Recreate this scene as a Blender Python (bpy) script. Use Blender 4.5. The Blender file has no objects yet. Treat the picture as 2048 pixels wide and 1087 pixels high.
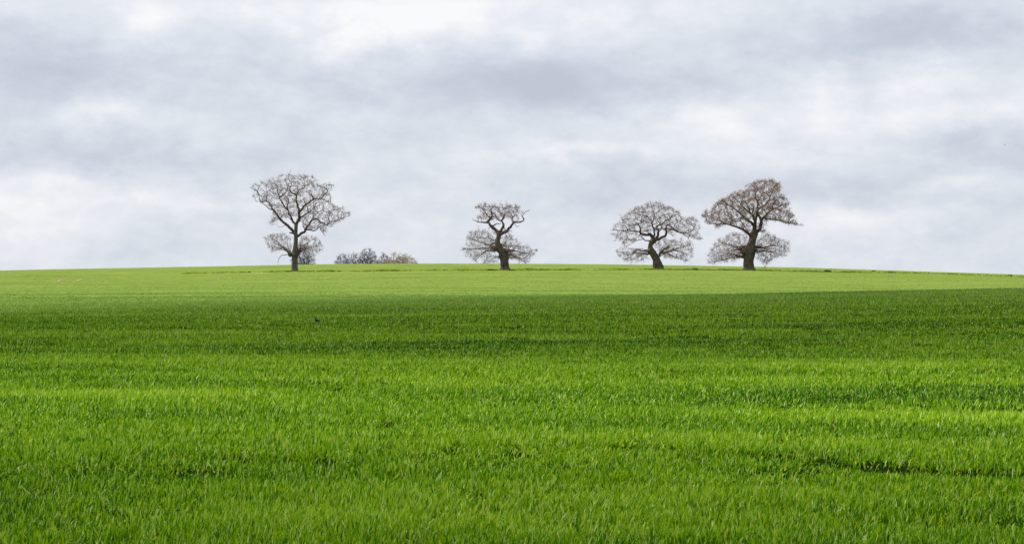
import bpy, math, random
import numpy as np
from math import radians, sin, cos, pi
rng = np.random.default_rng(7); random.seed(7)
S = bpy.context.scene
COL = S.collection

# ------------------------------------------------------------------ camera
CAM_H = 1.7; LENS = 70.0
F = LENS/36.0*2048.0                    # focal length in photo pixels
cd = bpy.data.cameras.new('camera'); cam = bpy.data.objects.new('camera', cd); COL.objects.link(cam)
cam.location = (0, 0, CAM_H); cam.rotation_euler = (radians(90), 0, 0)
cd.lens = LENS; cd.sensor_width = 36; cd.clip_start = .1; cd.clip_end = 20000
cd.dof.use_dof = True; cd.dof.focus_distance = 140; cd.dof.aperture_fstop = 20
S.camera = cam

# ------------------------------------------------------------------ exposure, sun, sky
S.view_settings.view_transform = 'Standard'; S.view_settings.look = 'None'
S.view_settings.gamma = 1.0; S.view_settings.exposure = 1.0
SUN_EL = radians(44); SUN_AZ = radians(20)     # light comes from the left and a little from behind the trees
to_sun = np.array([-cos(SUN_EL)*cos(SUN_AZ), cos(SUN_EL)*sin(SUN_AZ), sin(SUN_EL)])
ld = bpy.data.lights.new('sun', 'SUN'); sun = bpy.data.objects.new('sun', ld); COL.objects.link(sun)
ld.energy = 4.2; ld.angle = radians(1.0); ld.color = (1.0, .95, .87)
import mathutils
sun.rotation_euler = mathutils.Vector(to_sun).to_track_quat('Z', 'Y').to_euler()

world = bpy.data.worlds.new('World'); S.world = world; world.use_nodes = True
nt = world.node_tree; nt.nodes.clear()
class G:
    """small helper to write node graphs"""
    def __init__(s, nt): s.nt = nt
    def n(s, t, **k):
        nd = s.nt.nodes.new(t)
        for a, b in k.items(): setattr(nd, a, b)
        return nd
    def put(s, sock, v):
        if isinstance(v, bpy.types.NodeSocket): s.nt.links.new(v, sock)
        else: sock.default_value = v
    def m(s, op, a, b=None, c=None, clamp=False):
        nd = s.n('ShaderNodeMath', operation=op); nd.use_clamp = clamp
        s.put(nd.inputs[0], a)
        if b is not None: s.put(nd.inputs[1], b)
        if c is not None: s.put(nd.inputs[2], c)
        return nd.outputs[0]
    def noise(s, vec, scale, detail=4, rough=.5, dist=0, out='Fac'):
        nd = s.n('ShaderNodeTexNoise'); s.put(nd.inputs['Vector'], vec)
        nd.inputs['Scale'].default_value = scale; nd.inputs['Detail'].default_value = detail
        nd.inputs['Roughness'].default_value = rough; nd.inputs['Distortion'].default_value = dist
        return nd.outputs[out]
    def ramp(s, fac, stops, interp='LINEAR'):
        nd = s.n('ShaderNodeValToRGB'); s.put(nd.inputs[0], fac); cr = nd.color_ramp; cr.interpolation = interp
        while len(cr.elements) < len(stops): cr.elements.new(.5)
        for e, (p, c) in zip(cr.elements, stops): e.position = p; e.color = (*c, 1)
        return nd.outputs[0]
    def mix(s, fac, a, b, mode='MIX'):
        nd = s.n('ShaderNodeMix', data_type='RGBA', blend_type=mode)
        s.put(nd.inputs[0], fac); s.put(nd.inputs[6], a); s.put(nd.inputs[7], b)
        return nd.outputs[2]
    def vmul(s, v, k):
        nd = s.n('ShaderNodeVectorMath', operation='MULTIPLY'); s.put(nd.inputs[0], v); nd.inputs[1].default_value = k
        return nd.outputs[0]
    def vadd(s, v, k):
        nd = s.n('ShaderNodeVectorMath', operation='ADD'); s.put(nd.inputs[0], v); s.put(nd.inputs[1], k)
        return nd.outputs[0]
g = G(nt)
tc = g.n('ShaderNodeTexCoord').outputs['Generated']
sep = g.n('ShaderNodeSeparateXYZ'); g.put(sep.inputs[0], tc)
dx, dy, dz = sep.outputs
az = g.m('ARCTAN2', dx, dy); el = g.m('ARCSINE', dz)
# cloud field: direction noise stretched along the horizon, bent by a second noise
vec = g.vmul(tc, (1, 1, 1.9))
w1 = g.noise(vec, 9, 5, .55, out='Color')
w2 = g.n('ShaderNodeSeparateColor'); g.put(w2.inputs[0], w1)
azw = g.m('ADD', az, g.m('MULTIPLY', g.m('SUBTRACT', w2.outputs[0], .5), .075))
elw = g.m('ADD', el, g.m('MULTIPLY', g.m('SUBTRACT', w2.outputs[1], .5), .030))
w3 = g.n('ShaderNodeSeparateColor'); g.put(w3.inputs[0], g.noise(vec, 38, 5, .6, out='Color'))
azw = g.m('ADD', azw, g.m('MULTIPLY', g.m('SUBTRACT', w3.outputs[0], .5), .030))
elw = g.m('ADD', elw, g.m('MULTIPLY', g.m('SUBTRACT', w3.outputs[1], .5), .018))
n1 = g.noise(vec, 11, 7, .55, .3); n2 = g.noise(g.vadd(vec, (3.1, 1.7, .4)), 30, 6, .6, .2)
val = g.m('ADD', .58, g.m('MULTIPLY', g.m('SUBTRACT', n1, .5), .50))
val = g.m('ADD', val, g.m('MULTIPLY', g.m('SUBTRACT', n2, .5), .60))
n4 = g.noise(g.vadd(vec, (7.1, 2.7, 1.4)), 85, 6, .6, .3)
val = g.m('ADD', val, g.m('MULTIPLY', g.m('SUBTRACT', n4, .5), .32))
BLOBS = [  # azimuth/elevation of the big masses (in units of a photo pixel = 1/F rad), half sizes, strength
 (300,70,55,26,.30),(690,90,34,34,.34),(790,45,110,36,.30),(980,15,260,30,.20),(1075,78,50,16,.30),(1645,170,45,48,.34),
 (1460,250,100,38,.28),(205,235,70,22,.30),(1860,160,75,30,.24),(1200,310,160,14,.22),(1935,362,55,18,.30),
 (1730,440,140,26,.26),(60,440,130,70,.26),(400,402,200,14,.22),(520,15,220,35,.22),(90,365,110,16,.22),(410,265,60,18,.14),
 (1400,25,200,40,.12),(1900,235,150,20,.22),
 (80,165,150,62,-.42),(1050,165,220,48,-.50),(1150,205,200,32,-.20),(1800,75,200,48,-.46),(250,315,230,34,-.32),(440,190,230,60,-.18),
 (1600,375,330,34,-.26),(1960,305,110,36,-.26),(760,265,200,45,-.12),(20,85,60,25,-.10),(1450,190,90,24,-.12),(1100,400,300,40,-.10),(850,330,160,22,.08)]
for px, py, sx, sy, a in BLOBS:
    u = g.m('MULTIPLY', g.m('SUBTRACT', azw, (px-1024)/F), F/(sx*1.25))
    v = g.m('MULTIPLY', g.m('SUBTRACT', elw, (543.5-py)/F), F/(sy*1.25))
    q = g.m('ADD', g.m('MULTIPLY', u, u), g.m('MULTIPLY', v, v))
    val = g.m('MULTIPLY_ADD', g.m('EXPONENT', g.m('MULTIPLY', q, -1.0)), a, val)
ccol = g.ramp(val, [(0, (.53,.575,.67)), (.25, (.60,.645,.74)), (.5, (.71,.755,.83)), (.75, (.83,.85,.91)), (1, (.965,.97,.98))])
bright = g.m('MULTIPLY_ADD', g.m('SMOOTH_MIN', g.m('MAXIMUM', g.m('MULTIPLY', g.m('SUBTRACT', el, .2), 1.6), 0.0), 1.0, .2), .55, .5)
sky = g.n('ShaderNodeTexSky', sky_type='NISHITA'); sky.sun_disc = False
sky.sun_elevation = SUN_EL; sky.sun_rotation = math.atan2(to_sun[0], to_sun[1])
b1 = g.n('ShaderNodeBackground'); g.put(b1.inputs[0], sky.outputs[0]); b1.inputs[1].default_value = .06
b2 = g.n('ShaderNodeBackground'); g.put(b2.inputs[0], ccol); g.put(b2.inputs[1], bright)
mx = g.n('ShaderNodeMixShader'); mx.inputs[0].default_value = .96
nt.links.new(b1.outputs[0], mx.inputs[1]); nt.links.new(b2.outputs[0], mx.inputs[2])
wo = g.n('ShaderNodeOutputWorld'); nt.links.new(mx.outputs[0], wo.inputs[0])

# ------------------------------------------------------------------ helpers
def mat(name):
    m = bpy.data.materials.new(name); m.use_nodes = True
    nt = m.node_tree; nt.nodes.clear()
    g = G(nt); out = g.n('ShaderNodeOutputMaterial')
    return m, g, out
def mesh_obj(name, V, faces_flat, sizes, material, parent=None, smooth=True):
    V = np.asarray(V, dtype=np.float32); me = bpy.data.meshes.new(name)
    me.vertices.add(len(V)); me.vertices.foreach_set('co', V.ravel())
    faces_flat = np.asarray(faces_flat, dtype=np.int32); sizes = np.asarray(sizes, dtype=np.int32)
    me.loops.add(len(faces_flat)); me.loops.foreach_set('vertex_index', faces_flat)
    st = np.zeros(len(sizes), dtype=np.int32); st[1:] = np.cumsum(sizes)[:-1]
    me.polygons.add(len(sizes)); me.polygons.foreach_set('loop_start', st)
    if smooth: me.polygons.foreach_set('use_smooth', np.ones(len(sizes), dtype=bool))
    me.update(calc_edges=True); me.validate()
    me.materials.append(material)
    o = bpy.data.objects.new(name, me); COL.objects.link(o)
    if parent: o.parent = parent
    return o
def tag(o, label=None, cat=None, group=None, kind=None):
    for k, v in (('label', label), ('category', cat), ('group', group), ('kind', kind)):
        if v: o[k] = v
    return o
def hash2(ix, iy, s):
    h = (ix.astype(np.int64)*374761393 + iy.astype(np.int64)*668265263 + s*974634777) & 0x7fffffff
    h = ((h ^ (h >> 13))*1274126177) & 0x7fffffff
    return ((h ^ (h >> 16)) & 0xffff)/65535.0
def vnoise(x, y, s=0):
    ix = np.floor(x); iy = np.floor(y); fx = x-ix; fy = y-iy
    fx = fx*fx*(3-2*fx); fy = fy*fy*(3-2*fy)
    a = hash2(ix, iy, s); b = hash2(ix+1, iy, s); c = hash2(ix, iy+1, s); d = hash2(ix+1, iy+1, s)
    return (a*(1-fx)+b*fx)*(1-fy)+(c*(1-fx)+d*fx)*fy
def fbm(x, y, s=0, o=4):
    t = 0; a = .5; n = 0
    for k in range(o):
        t = t+a*vnoise(x*2**k+17.3*k, y*2**k+9.1*k, s+k); n += a; a *= .5
    return t/n
def smooth(a, b, x):
    t = np.clip((x-a)/(b-a), 0, 1); return t*t*(3-2*t)

# ------------------------------------------------------------------ terrain
TAB = {   # at each distance: (photo column -> height)
 90:  ([-600, 0, 1024, 2048, 2600], [.0, .07, .42, .93, 1.1]),
 122: ([-600, 0, 1024, 2048, 2600], [.08, .16, .37, .30, .2]),
 160: ([-600, 0, 1024, 2048, 2600], [.16, .26, .45, .38, .3]),
 222: ([-600, 0, 600, 1024, 1500, 2048, 2600], [.55, .62, .85, 1.02, 1.0, .72, .4]),
}
def rows(Y, cols, rr): return (cols, [CAM_H+(543.5-r)*Y/F for r in rr])
TAB[290] = rows(290, [-600,0,365,589,1010,1318,1497,1800,2048,2600], [560,553,548,543.5,539,538.5,540,546,554,580])
TAB[342] = rows(342, [-600,0,300,660,760,1000,1250,1560,1800,2048,2600], [556,541,535,528.4,527,527,529,534,541.5,550,574])
KY = np.array([-200, 0, 35, 62, 90, 122, 160, 222, 290, 342, 430, 700, 1500, 5000.])
def ground(x, y, fine=True):
    x = np.asarray(x, float); y = np.asarray(y, float)
    cols = []
    for Y in KY:
        if Y <= 35: v = np.zeros_like(x)
        elif Y == 62:
            t = TAB[90]; v = np.interp(x, (np.array(t[0])-1024)*62/F, t[1])*.38
        elif Y in TAB:
            t = TAB[Y]; X = (np.array(t[0], float)-1024)*Y/F
            v = 0
            for o in (-4, -2, 0, 2, 4): v = v+np.interp(x+o, X, t[1])/5
        elif Y == 430:
            t = TAB[342]; v = np.interp(x, (np.array(t[0])-1024)*342/F, t[1])-3.2
        elif Y == 700: v = np.full_like(x, -8.)
        elif Y == 1500: v = np.full_like(x, -22.)
        else: v = np.full_like(x, -60.)
        cols.append(v)
    P = np.stack(cols)
    j = np.clip(np.searchsorted(KY, y, side='right')-1, 0, len(KY)-2)
    flat = np.arange(x.size); sh = x.shape; P = P.reshape(len(KY), -1); j = j.ravel(); yy = y.ravel()
    # Catmull-Rom with real knot spacing, slopes limited
    h = np.diff(KY)[:, None]; d = np.diff(P, axis=0)/h
    m_ = np.zeros_like(P); m_[1:-1] = np.where(d[:-1]*d[1:] > 0, 2*d[:-1]*d[1:]/(d[:-1]+d[1:]+1e-12*np.sign(d[:-1]+d[1:]+1e-20)), 0)
    m_[-1] = d[-1]
    y0 = KY[j]; hh = KY[j+1]-y0; t = (yy-y0)/hh
    a, b, ma, mb = P[j, flat], P[j+1, flat], m_[j, flat], m_[j+1, flat]
    z = (2*t**3-3*t**2+1)*a+(t**3-2*t**2+t)*hh*ma+(-2*t**3+3*t**2)*b+(t**3-t**2)*hh*mb
    z = z.reshape(sh)
    if fine:
        near = 1-smooth(70, 100, y)
        z = z+near*((.08+.07*(1-smooth(35, 60, y)))*(fbm(x/9+3, y/3.1, 11, 3)-.5)+.05*(fbm(x/2.2, y/1.1, 15, 2)-.5))*smooth(0, 10, y)
        z = z+(1-near)*(.22*(fbm(x/30, y/11, 21, 3)-.5))*smooth(95, 130, y)*(1-smooth(330, 400, y)*.8)
        z = z-.15*tram(x, y)
    return z
def tram(x, y):
    """wheel lines running across the field, 0..1"""
    l1 = np.interp(x, [-14, -5.4, .6, 3.8, 12], [21.6, 20.8, 19.2, 16.9, 12.5])
    l2 = np.interp(x, [-14, -6, 0, 6, 14], [19.4, 18.6, 17.2, 14.7, 11.5])
    a = np.exp(-((y-l1)/.20)**2)*smooth(.40, .60, fbm(x/1.7, y/6, 31, 2)+.04)
    b = np.exp(-((y-l2)/.22)**2)*smooth(.48, .66, fbm(x/1.4, y/6, 33, 2))*.8
    c = np.exp(-((y-l1-9)/.3)**2)*smooth(.48, .62, fbm(x/2.5, y/6, 35, 2))*.6
    return np.clip(a+b+c, 0, 1)
def track_x(y, dc):
    c = np.interp(y, [200, 215, 235, 255, 280], [112, 116, 124, 143, 182])+dc
    return (c-1024)*y/F
def track(x, y, dc):
    return np.exp(-((x-track_x(y, dc))/.28)**4)*smooth(203, 212, y)*(1-smooth(236, 258, y))*.9
def soil(x, y):
    """bare earth: two curved wheel marks far left, scraped patches along the row of trees"""
    def col(c, Y): return (c-1024)*Y/F
    s = np.zeros_like(x)
    s = np.maximum(track(x, y, 0), track(x, y, 38))
    margin = margin_y(x)
    band = np.exp(-((y-margin+7)/2.6)**2)
    px = x/y*F+1024
    s = np.maximum(s, band*smooth(370, 400, px)*(1-smooth(515, 560, px))*smooth(.40, .52, fbm(x/3.5, y/4, 45, 3)))
    s = np.maximum(s, .9*band*smooth(655, 680, px)*(1-smooth(940, 980, px))*smooth(.44, .58, fbm(x/4, y/4, 47, 3)))
    return np.clip(s, 0, 1)
def margin_y(x): return 290+1.2*np.sin(x/17.)
# ground sheet: fan-shaped grid, fine near the camera
ys = np.concatenate([np.linspace(-120, 5, 18), np.arange(5.5, 13, .25), np.arange(13, 32, .07), np.arange(32, 40, .2), np.arange(40, 110, .7), np.arange(110, 360, 2.2), np.geomspace(362, 4800, 46)])
us = np.linspace(-1, 1, 261); us = np.sign(us)*(np.abs(us)*.55+.45*np.abs(us)**3)
GY, U = np.meshgrid(ys, us, indexing='ij')
GX = U*(30+.75*np.maximum(GY, 0)+np.maximum(-GY, 0)*.6+np.maximum(GY-342, 0)*.6)
GZ = ground(GX, GY)
nr, nc = GY.shape
idx = np.arange(nr*nc).reshape(nr, nc)
fa = np.stack([idx[:-1, :-1], idx[:-1, 1:], idx[1:, 1:], idx[1:, :-1]], -1).reshape(-1, 4)
m, g, out = mat('crop_floor')
tcn = g.n('ShaderNodeTexCoord').outputs['Object']
att = g.n('ShaderNodeAttribute', attribute_name='soil'); 
nA = g.noise(g.vmul(tcn, (.35, 1, 1)), .9, 6, .6); nB = g.noise(g.vmul(tcn, (.06, .22, .2)), 1, 5, .6); nC = g.noise(tcn, 9, 4, .6)
grn = g.ramp(nA, [(.3, (.065,.100,.014)), (.5, (.10,.145,.028)), (.72, (.15,.185,.045))])
grn2 = g.ramp(nB, [(.35, (.08,.115,.018)), (.6, (.14,.175,.04))])
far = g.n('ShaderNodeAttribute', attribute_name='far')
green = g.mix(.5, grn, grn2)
earth = g.ramp(nC, [(.3, (.002,.006,.001)), (.7, (.006,.012,.002))])  # near-black: the shade between plants is put into this colour
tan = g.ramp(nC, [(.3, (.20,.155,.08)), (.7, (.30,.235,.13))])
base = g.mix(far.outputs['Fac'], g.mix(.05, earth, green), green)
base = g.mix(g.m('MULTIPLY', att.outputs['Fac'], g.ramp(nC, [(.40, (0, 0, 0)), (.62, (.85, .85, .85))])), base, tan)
bs = g.n('ShaderNodeBsdfPrincipled'); g.put(bs.inputs['Base Color'], base); bs.inputs['Roughness'].default_value = .8
bs.inputs['Specular IOR Level'].default_value = .0
bp = g.n('ShaderNodeBump'); bp.inputs['Strength'].default_value = .6; bp.inputs['Distance'].default_value = .08
g.put(bp.inputs['Height'], g.noise(tcn, 5, 5, .7)); g.put(bs.inputs['Normal'], bp.outputs[0])
g.put(out.inputs[0], bs.outputs[0])
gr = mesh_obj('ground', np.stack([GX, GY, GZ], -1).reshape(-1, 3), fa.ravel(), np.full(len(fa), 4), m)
tag(gr, 'broad green arable field rising to a low ridge under the trees', None, None, 'structure')
a_ = gr.data.attributes.new('soil', 'FLOAT', 'POINT'); a_.data.foreach_set('value', soil(GX, GY).ravel().astype(np.float32))
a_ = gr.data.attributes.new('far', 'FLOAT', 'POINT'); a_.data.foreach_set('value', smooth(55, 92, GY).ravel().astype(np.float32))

m_t, g, out = mat('dry_earth'); bs = g.n('ShaderNodeBsdfPrincipled'); tcn = g.n('ShaderNodeTexCoord').outputs['Object']
g.put(bs.inputs['Base Color'], g.ramp(g.noise(tcn, 2.2, 5, .7), [(.40, (.10,.13,.02)), (.5, (.16,.15,.06)), (.7, (.24,.19,.10))])); bs.inputs['Roughness'].default_value = .95
bs.inputs['Specular IOR Level'].default_value = 0; g.put(out.inputs[0], bs.outputs[0])
for dc in (0, 38):
    ty = np.arange(208, 256, .4); hw = .27*np.sin(np.linspace(.25, pi, len(ty)))*(.7+.6*vnoise(ty/2.5+dc, ty*0, 3)); cx = track_x(ty, dc)
    lx = np.stack([cx-hw, cx+hw], 1); ly = np.stack([ty, ty], 1)
    V = np.stack([lx, ly, ground(lx, ly)+.035], -1).reshape(-1, 3); k = np.arange(len(ty)-1)*2
    tag(mesh_obj('wheel_track', V, np.stack([k, k+1, k+3, k+2], 1).ravel(), np.full(len(k), 4), m_t), 'bare earth wheel mark curving over the far left slope', None, None, 'structure')

# ------------------------------------------------------------------ unseen cloud, thickness shaped to shade the near field
m, g, out = mat('cloud_vapour')
pv = g.n('ShaderNodeVolumePrincipled'); pv.inputs['Color'].default_value = (1, 1, 1, 1); pv.inputs['Density'].default_value = .05
pv.inputs['Anisotropy'].default_value = .4
g.put(out.inputs['Volume'], pv.outputs[0])
CH = 300.0; off = to_sun/to_sun[2]*CH
gx = np.linspace(-95, 95, 96); gy = np.linspace(-40, 118, 110)
CX, CY = np.meshgrid(gx, gy, indexing='ij')
edge = np.interp(CX, [-25, 0, 25], [84, 108, 108])+11*(fbm(CX/26, CY*0+2, 61, 3)-.5)*2
body = 1-smooth(-32, 16, CY-edge)
prof = np.interp(CY, [-40, -12, 5, 12, 17, 22, 28, 36, 46, 58, 85, 118], [.1, .6, .95, .90, .46, .08, .04, .24, .60, .95, 1.15, 1.15])  # thickness by distance, shaped to set how dark each strip falls
thick = 31*body*prof*smooth(0, 25, CX+95)*(1-smooth(0, 25, CX-70))*(.7+.6*fbm(CX/9, CY/4, 63, 4))
thick[0, :] = thick[-1, :] = 0; thick[:, 0] = thick[:, -1] = 0
bump = 4*(fbm(CX/12, CY/12, 65, 4)-.5)
ix = np.arange(CX.size).reshape(CX.shape)
top = np.stack([CX+off[0], CY+off[1], CH+bump+thick*.7+.01], -1).reshape(-1, 3)
bot = np.stack([CX+off[0], CY+off[1], CH+bump-thick*.3-.01], -1).reshape(-1, 3)
f1 = np.stack([ix[:-1, :-1], ix[1:, :-1], ix[1:, 1:], ix[:-1, 1:]], -1).reshape(-1, 4)
f2 = f1[:, ::-1]+CX.size
ring = np.concatenate([ix[:, 0], ix[-1, 1:], ix[::-1, -1][1:], ix[0, ::-1][1:]])
sd = np.stack([ring[:-1], ring[:-1]+CX.size, ring[1:]+CX.size, ring[1:]], -1)
fc = np.concatenate([f1, f2, sd])
cl = mesh_obj('cloud', np.concatenate([top, bot]), fc.ravel(), np.full(len(fc), 4), m)
tag(cl, 'unseen cloud shaped to shade the near field', None, None, 'stuff')

# ------------------------------------------------------------------ crop blades
def blade_mat(name, stops, stops2=None):
    m, g, out = mat(name)
    t = g.n('ShaderNodeAttribute', attribute_name='tint')
    col = g.ramp(t.outputs['Fac'], stops)
    if stops2:
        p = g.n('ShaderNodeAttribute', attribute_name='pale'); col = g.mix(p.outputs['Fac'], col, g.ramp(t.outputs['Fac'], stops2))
    bs = g.n('ShaderNodeBsdfPrincipled'); g.put(bs.inputs['Base Color'], col)
    bs.inputs['Roughness'].default_value = .5; bs.inputs['Specular IOR Level'].default_value = .07
    tr = g.n('ShaderNodeBsdfTranslucent'); g.put(tr.inputs[0], g.mix(1.0, col, (1.25, 1.35, .5, 1), 'MULTIPLY'))
    mx = g.n('ShaderNodeMixShader'); mx.inputs[0].default_value = .18
    g.put(mx.inputs[1], bs.outputs[0]); g.put(mx.inputs[2], tr.outputs[0]); g.put(out.inputs[0], mx.outputs[0])
    return m
M_BLADE = blade_mat('leaf_blades', [(0, (.005,.040,.0005)), (.25, (.036,.140,.0005)), (.50, (.135,.270,.0005)), (.78, (.28,.40,.001)), (.90, (.34,.46,.13)), (1, (.48,.36,.06))],
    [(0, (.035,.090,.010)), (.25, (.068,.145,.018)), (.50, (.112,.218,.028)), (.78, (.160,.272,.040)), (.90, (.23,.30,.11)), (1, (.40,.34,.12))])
def blades(name, x, y, L, W, lean, az, tint, segs, label, z=None, parent=None, material=None, face=None):
    n = len(x)
    if z is None: z = ground(x, y)
    ts = np.linspace(0, 1, segs+1)
    ang0 = lean*.35
    dirx, diry = np.cos(az), np.sin(az)
    fa_ = (az+pi/2 if face is None else face)
    sx, sy = np.cos(fa_), np.sin(fa_)
    P = []; px = x.copy(); py = y.copy(); pz = z-.01
    rowsV = []
    for i, t in enumerate(ts):
        if i:
            a = ang0+lean*1.3*(t**1.4)
            st = L/segs
            px = px+dirx*np.sin(a)*st; py = py+diry*np.sin(a)*st; pz = pz+np.cos(a)*st
        w = W*.5*(.75+.6*t if t < .5 else 1.05*(1-t)**.6*1.3)
        if i < segs:
            rowsV.append(np.stack([px-sx*w, py-sy*w, pz], -1)); rowsV.append(np.stack([px+sx*w, py+sy*w, pz], -1))
        else: rowsV.append(np.stack([px, py, pz], -1))
    V = np.stack(rowsV, 1); k = V.shape[1]; b = (np.arange(n)*k)[:, None]
    qs = []
    for i in range(segs-1): qs.append(b+np.array([2*i, 2*i+1, 2*i+3, 2*i+2])[None])
    tri = b+np.array([2*segs-2, 2*segs-1, 2*segs])[None]
    flat = np.concatenate(qs+[tri], 1); sizes = np.tile([4]*(segs-1)+[3], n)
    o = mesh_obj(name, V.reshape(-1, 3), flat.ravel(), sizes, material or M_BLADE, parent)
    a_ = o.data.attributes.new('tint', 'FLOAT', 'POINT'); a_.data.foreach_set('value', np.repeat(tint, k).astype(np.float32))
    if parent is None:
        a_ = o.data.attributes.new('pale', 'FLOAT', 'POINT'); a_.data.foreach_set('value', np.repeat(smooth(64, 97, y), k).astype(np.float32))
    return o
def scatter(y0, y1, rho0, pw, half=.30, pad=2.0):
    """plants over the field; density falls with distance"""
    yy = np.linspace(y0, y1, 400); dens = rho0*(12/yy)**pw*2*(half*yy+pad)
    cdf = np.concatenate([[0], np.cumsum((dens[1:]+dens[:-1])/2*np.diff(yy))]); n = int(cdf[-1])
    y = np.interp(rng.random(n)*cdf[-1], cdf, yy); x = (rng.random(n)*2-1)*(half*y+pad)
    return x, y
def crop(y0, y1, rho, pw, per, wid, segs, name, material=None):
    x, y = scatter(y0, y1, rho, pw)
    hgt = fbm(x/5+2, y/1.5, 71, 3); hgt2 = fbm(x/.9, y/.5, 73, 2)
    keep = rng.random(len(x)) > .30*tram(x, y)
    keep &= rng.random(len(x)) > soil(x, y)*1.3
    keep &= rng.random(len(x)) < .35+1.2*smooth(.28, .55, hgt2)
    gap = fbm(x/.28, y/.34, 75, 2); keep &= rng.random(len(x)) < .22+1.1*smooth(.34, .52, gap)
    if y1 == 150: keep &= rng.random(len(x)) > smooth(112, 150, y)
    if y0 == 106: keep &= rng.random(len(x)) < smooth(106, 148, y)
    x, y, hgt, hgt2 = x[keep], y[keep], hgt[keep], hgt2[keep]
    n = len(x); rep = lambda a: np.repeat(a, per)
    dist = rep(y)
    spread = .02+.0006*dist
    X = rep(x)+rng.normal(0, 1, n*per)*spread; Y = rep(y)+rng.normal(0, 1, n*per)*spread
    ph = rep(rng.random(n))
    L = (.045+.060*rep(hgt)+.055*rep(hgt2))*(.55+.8*rng.random(n*per))*(1-.35*rep(tram(x, y)))
    L *= .86*(1-.45*smooth(70, 110, dist))
    W = wid*(.6+.7*rng.random(n*per))*(1+dist/55.)
    az = rng.random(n*per)*2*pi
    az = np.arctan2(np.sin(az)-.15, np.cos(az)+.55)          # combed to the right by the wind
    lean = .1+1.25*rng.random(n*per)**1.4
    near_ = 1-smooth(36, 60, Y)
    big = np.where(Y > 115, .5+1.1*(fbm(X/26, Y/5, 79, 4)-.5)+.7*(fbm(X/14, Y/1.3, 80, 3)-.5), .5+(.45+.4*near_)*(fbm(X/7, Y/2.3, 77, 3)-.5))
    t = .02+.72*rng.random(n*per)**.9+.25*(ph-.5)+.8*(big-.5)+.30*(rep(hgt)-.5)
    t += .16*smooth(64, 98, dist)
    u = rng.random(n*per); t = np.minimum(t, .82); t = np.where(u > .89, .87+.05*rng.random(n*per), t); t = np.where(u > .996, .97, t); t = np.clip(t, 0, 1)  # random share goes pale: waxy undersides, and glossy glints put into colour
    rnd = rng.random(n*per)*2*pi
    face = rnd
    return blades(name, X, Y, L, W, lean, az, t, segs, None, face=face, material=material)
o1 = crop(9.5, 42, 2300, 1.6, 4, .0088, 3, 'wheat')
tag(o1, 'dense young green cereal crop covering the near field', 'crop', None, 'stuff')
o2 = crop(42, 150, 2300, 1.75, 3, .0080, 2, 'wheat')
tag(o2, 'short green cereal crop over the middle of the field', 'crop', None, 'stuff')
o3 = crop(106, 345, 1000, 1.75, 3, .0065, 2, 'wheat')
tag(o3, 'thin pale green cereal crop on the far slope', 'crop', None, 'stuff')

# rough grass strip along the row of trees
def strip():
    n = 24000
    px = rng.uniform(350, 2200, n); x = (px-1024)*290/F
    y = margin_y(x)+rng.normal(0, 2.0, n)-1
    d = fbm(x/2.2, y/3, 81, 3); keep = (d > .42) & (rng.random(n) > soil(x, y)); x, y, d, px = x[keep], y[keep], d[keep], px[keep]
    n = len(x); L = (.16+.5*np.clip(d-.42, 0, 1))*(.6+.8*rng.random(n)); W = .05+.04*rng.random(n)
    t = np.clip(.05+.6*rng.random(n)+.8*(fbm(x/.8, y/2, 83, 2)-.5), 0, .85)
    return blades('rough_grass', x, y, L, W, .2+.8*rng.random(n), rng.random(n)*6.28, t, 2, None, face=rng.random(n)*6.28,
        material=blade_mat('rough_grass_leaf', [(0, (.03,.06,.008)), (.22, (.10,.16,.010)), (.4, (.22,.30,.010)), (.8, (.34,.40,.014)), (1, (.3,.28,.08))]))
tag(strip(), 'strip of rough grass along the line of bare trees', 'grass', None, 'stuff')

# ------------------------------------------------------------------ wood materials
def wood(name, c0, c1, c2, scale, moss=None):
    m, g, out = mat(name)
    tcn = g.n('ShaderNodeTexCoord').outputs['Object']
    n = g.noise(g.vmul(tcn, (1, 1, .35)), scale, 5, .65)
    col = g.ramp(n, [(.3, c0), (.52, c1), (.75, c2)])
    if moss:
        mk = g.ramp(g.noise(tcn, 1.6, 4, .6), [(.5, (0, 0, 0)), (.62, (1, 1, 1))])
        col = g.mix(mk, col, (*moss, 1))
    bs = g.n('ShaderNodeBsdfPrincipled'); g.put(bs.inputs['Base Color'], col); bs.inputs['Roughness'].default_value = .85
    bs.inputs['Specular IOR Level'].default_value = .15
    bp = g.n('ShaderNodeBump'); bp.inputs['Strength'].default_value = .8; bp.inputs['Distance'].default_value = .06
    g.put(bp.inputs['Height'], n); g.put(bs.inputs['Normal'], bp.outputs[0]); g.put(out.inputs[0], bs.outputs[0])
    return m
M_BARK_GREY = wood('grey_bark', (.035,.030,.026), (.078,.070,.060), (.14,.13,.115), 5)
M_BARK = wood('oak_bark', (.014,.011,.009), (.07,.056,.045), (.18,.15,.12), 6, (.085, .08, .035))
M_LIMB = wood('limb_bark', (.030,.020,.018), (.060,.040,.035), (.115,.082,.070), 5)
M_TWIG = wood('twig_bark', (.088,.056,.040), (.142,.094,.067), (.20,.142,.105), 6)
M_TWIG_PINK = wood('budding_twig_bark', (.11,.070,.050), (.18,.118,.085), (.24,.165,.125), 6)
M_TWIG_GREY = wood('grey_twig_bark', (.055,.048,.048), (.09,.08,.08), (.13,.115,.11), 6)
M_TWIG_DARK = wood('distant_dark_bark', (.045,.041,.047), (.068,.063,.072), (.095,.088,.098), 3)
M_TWIG_TAN = wood('distant_tan_bark', (.16,.125,.065), (.23,.18,.10), (.30,.24,.14), 3)

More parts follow.
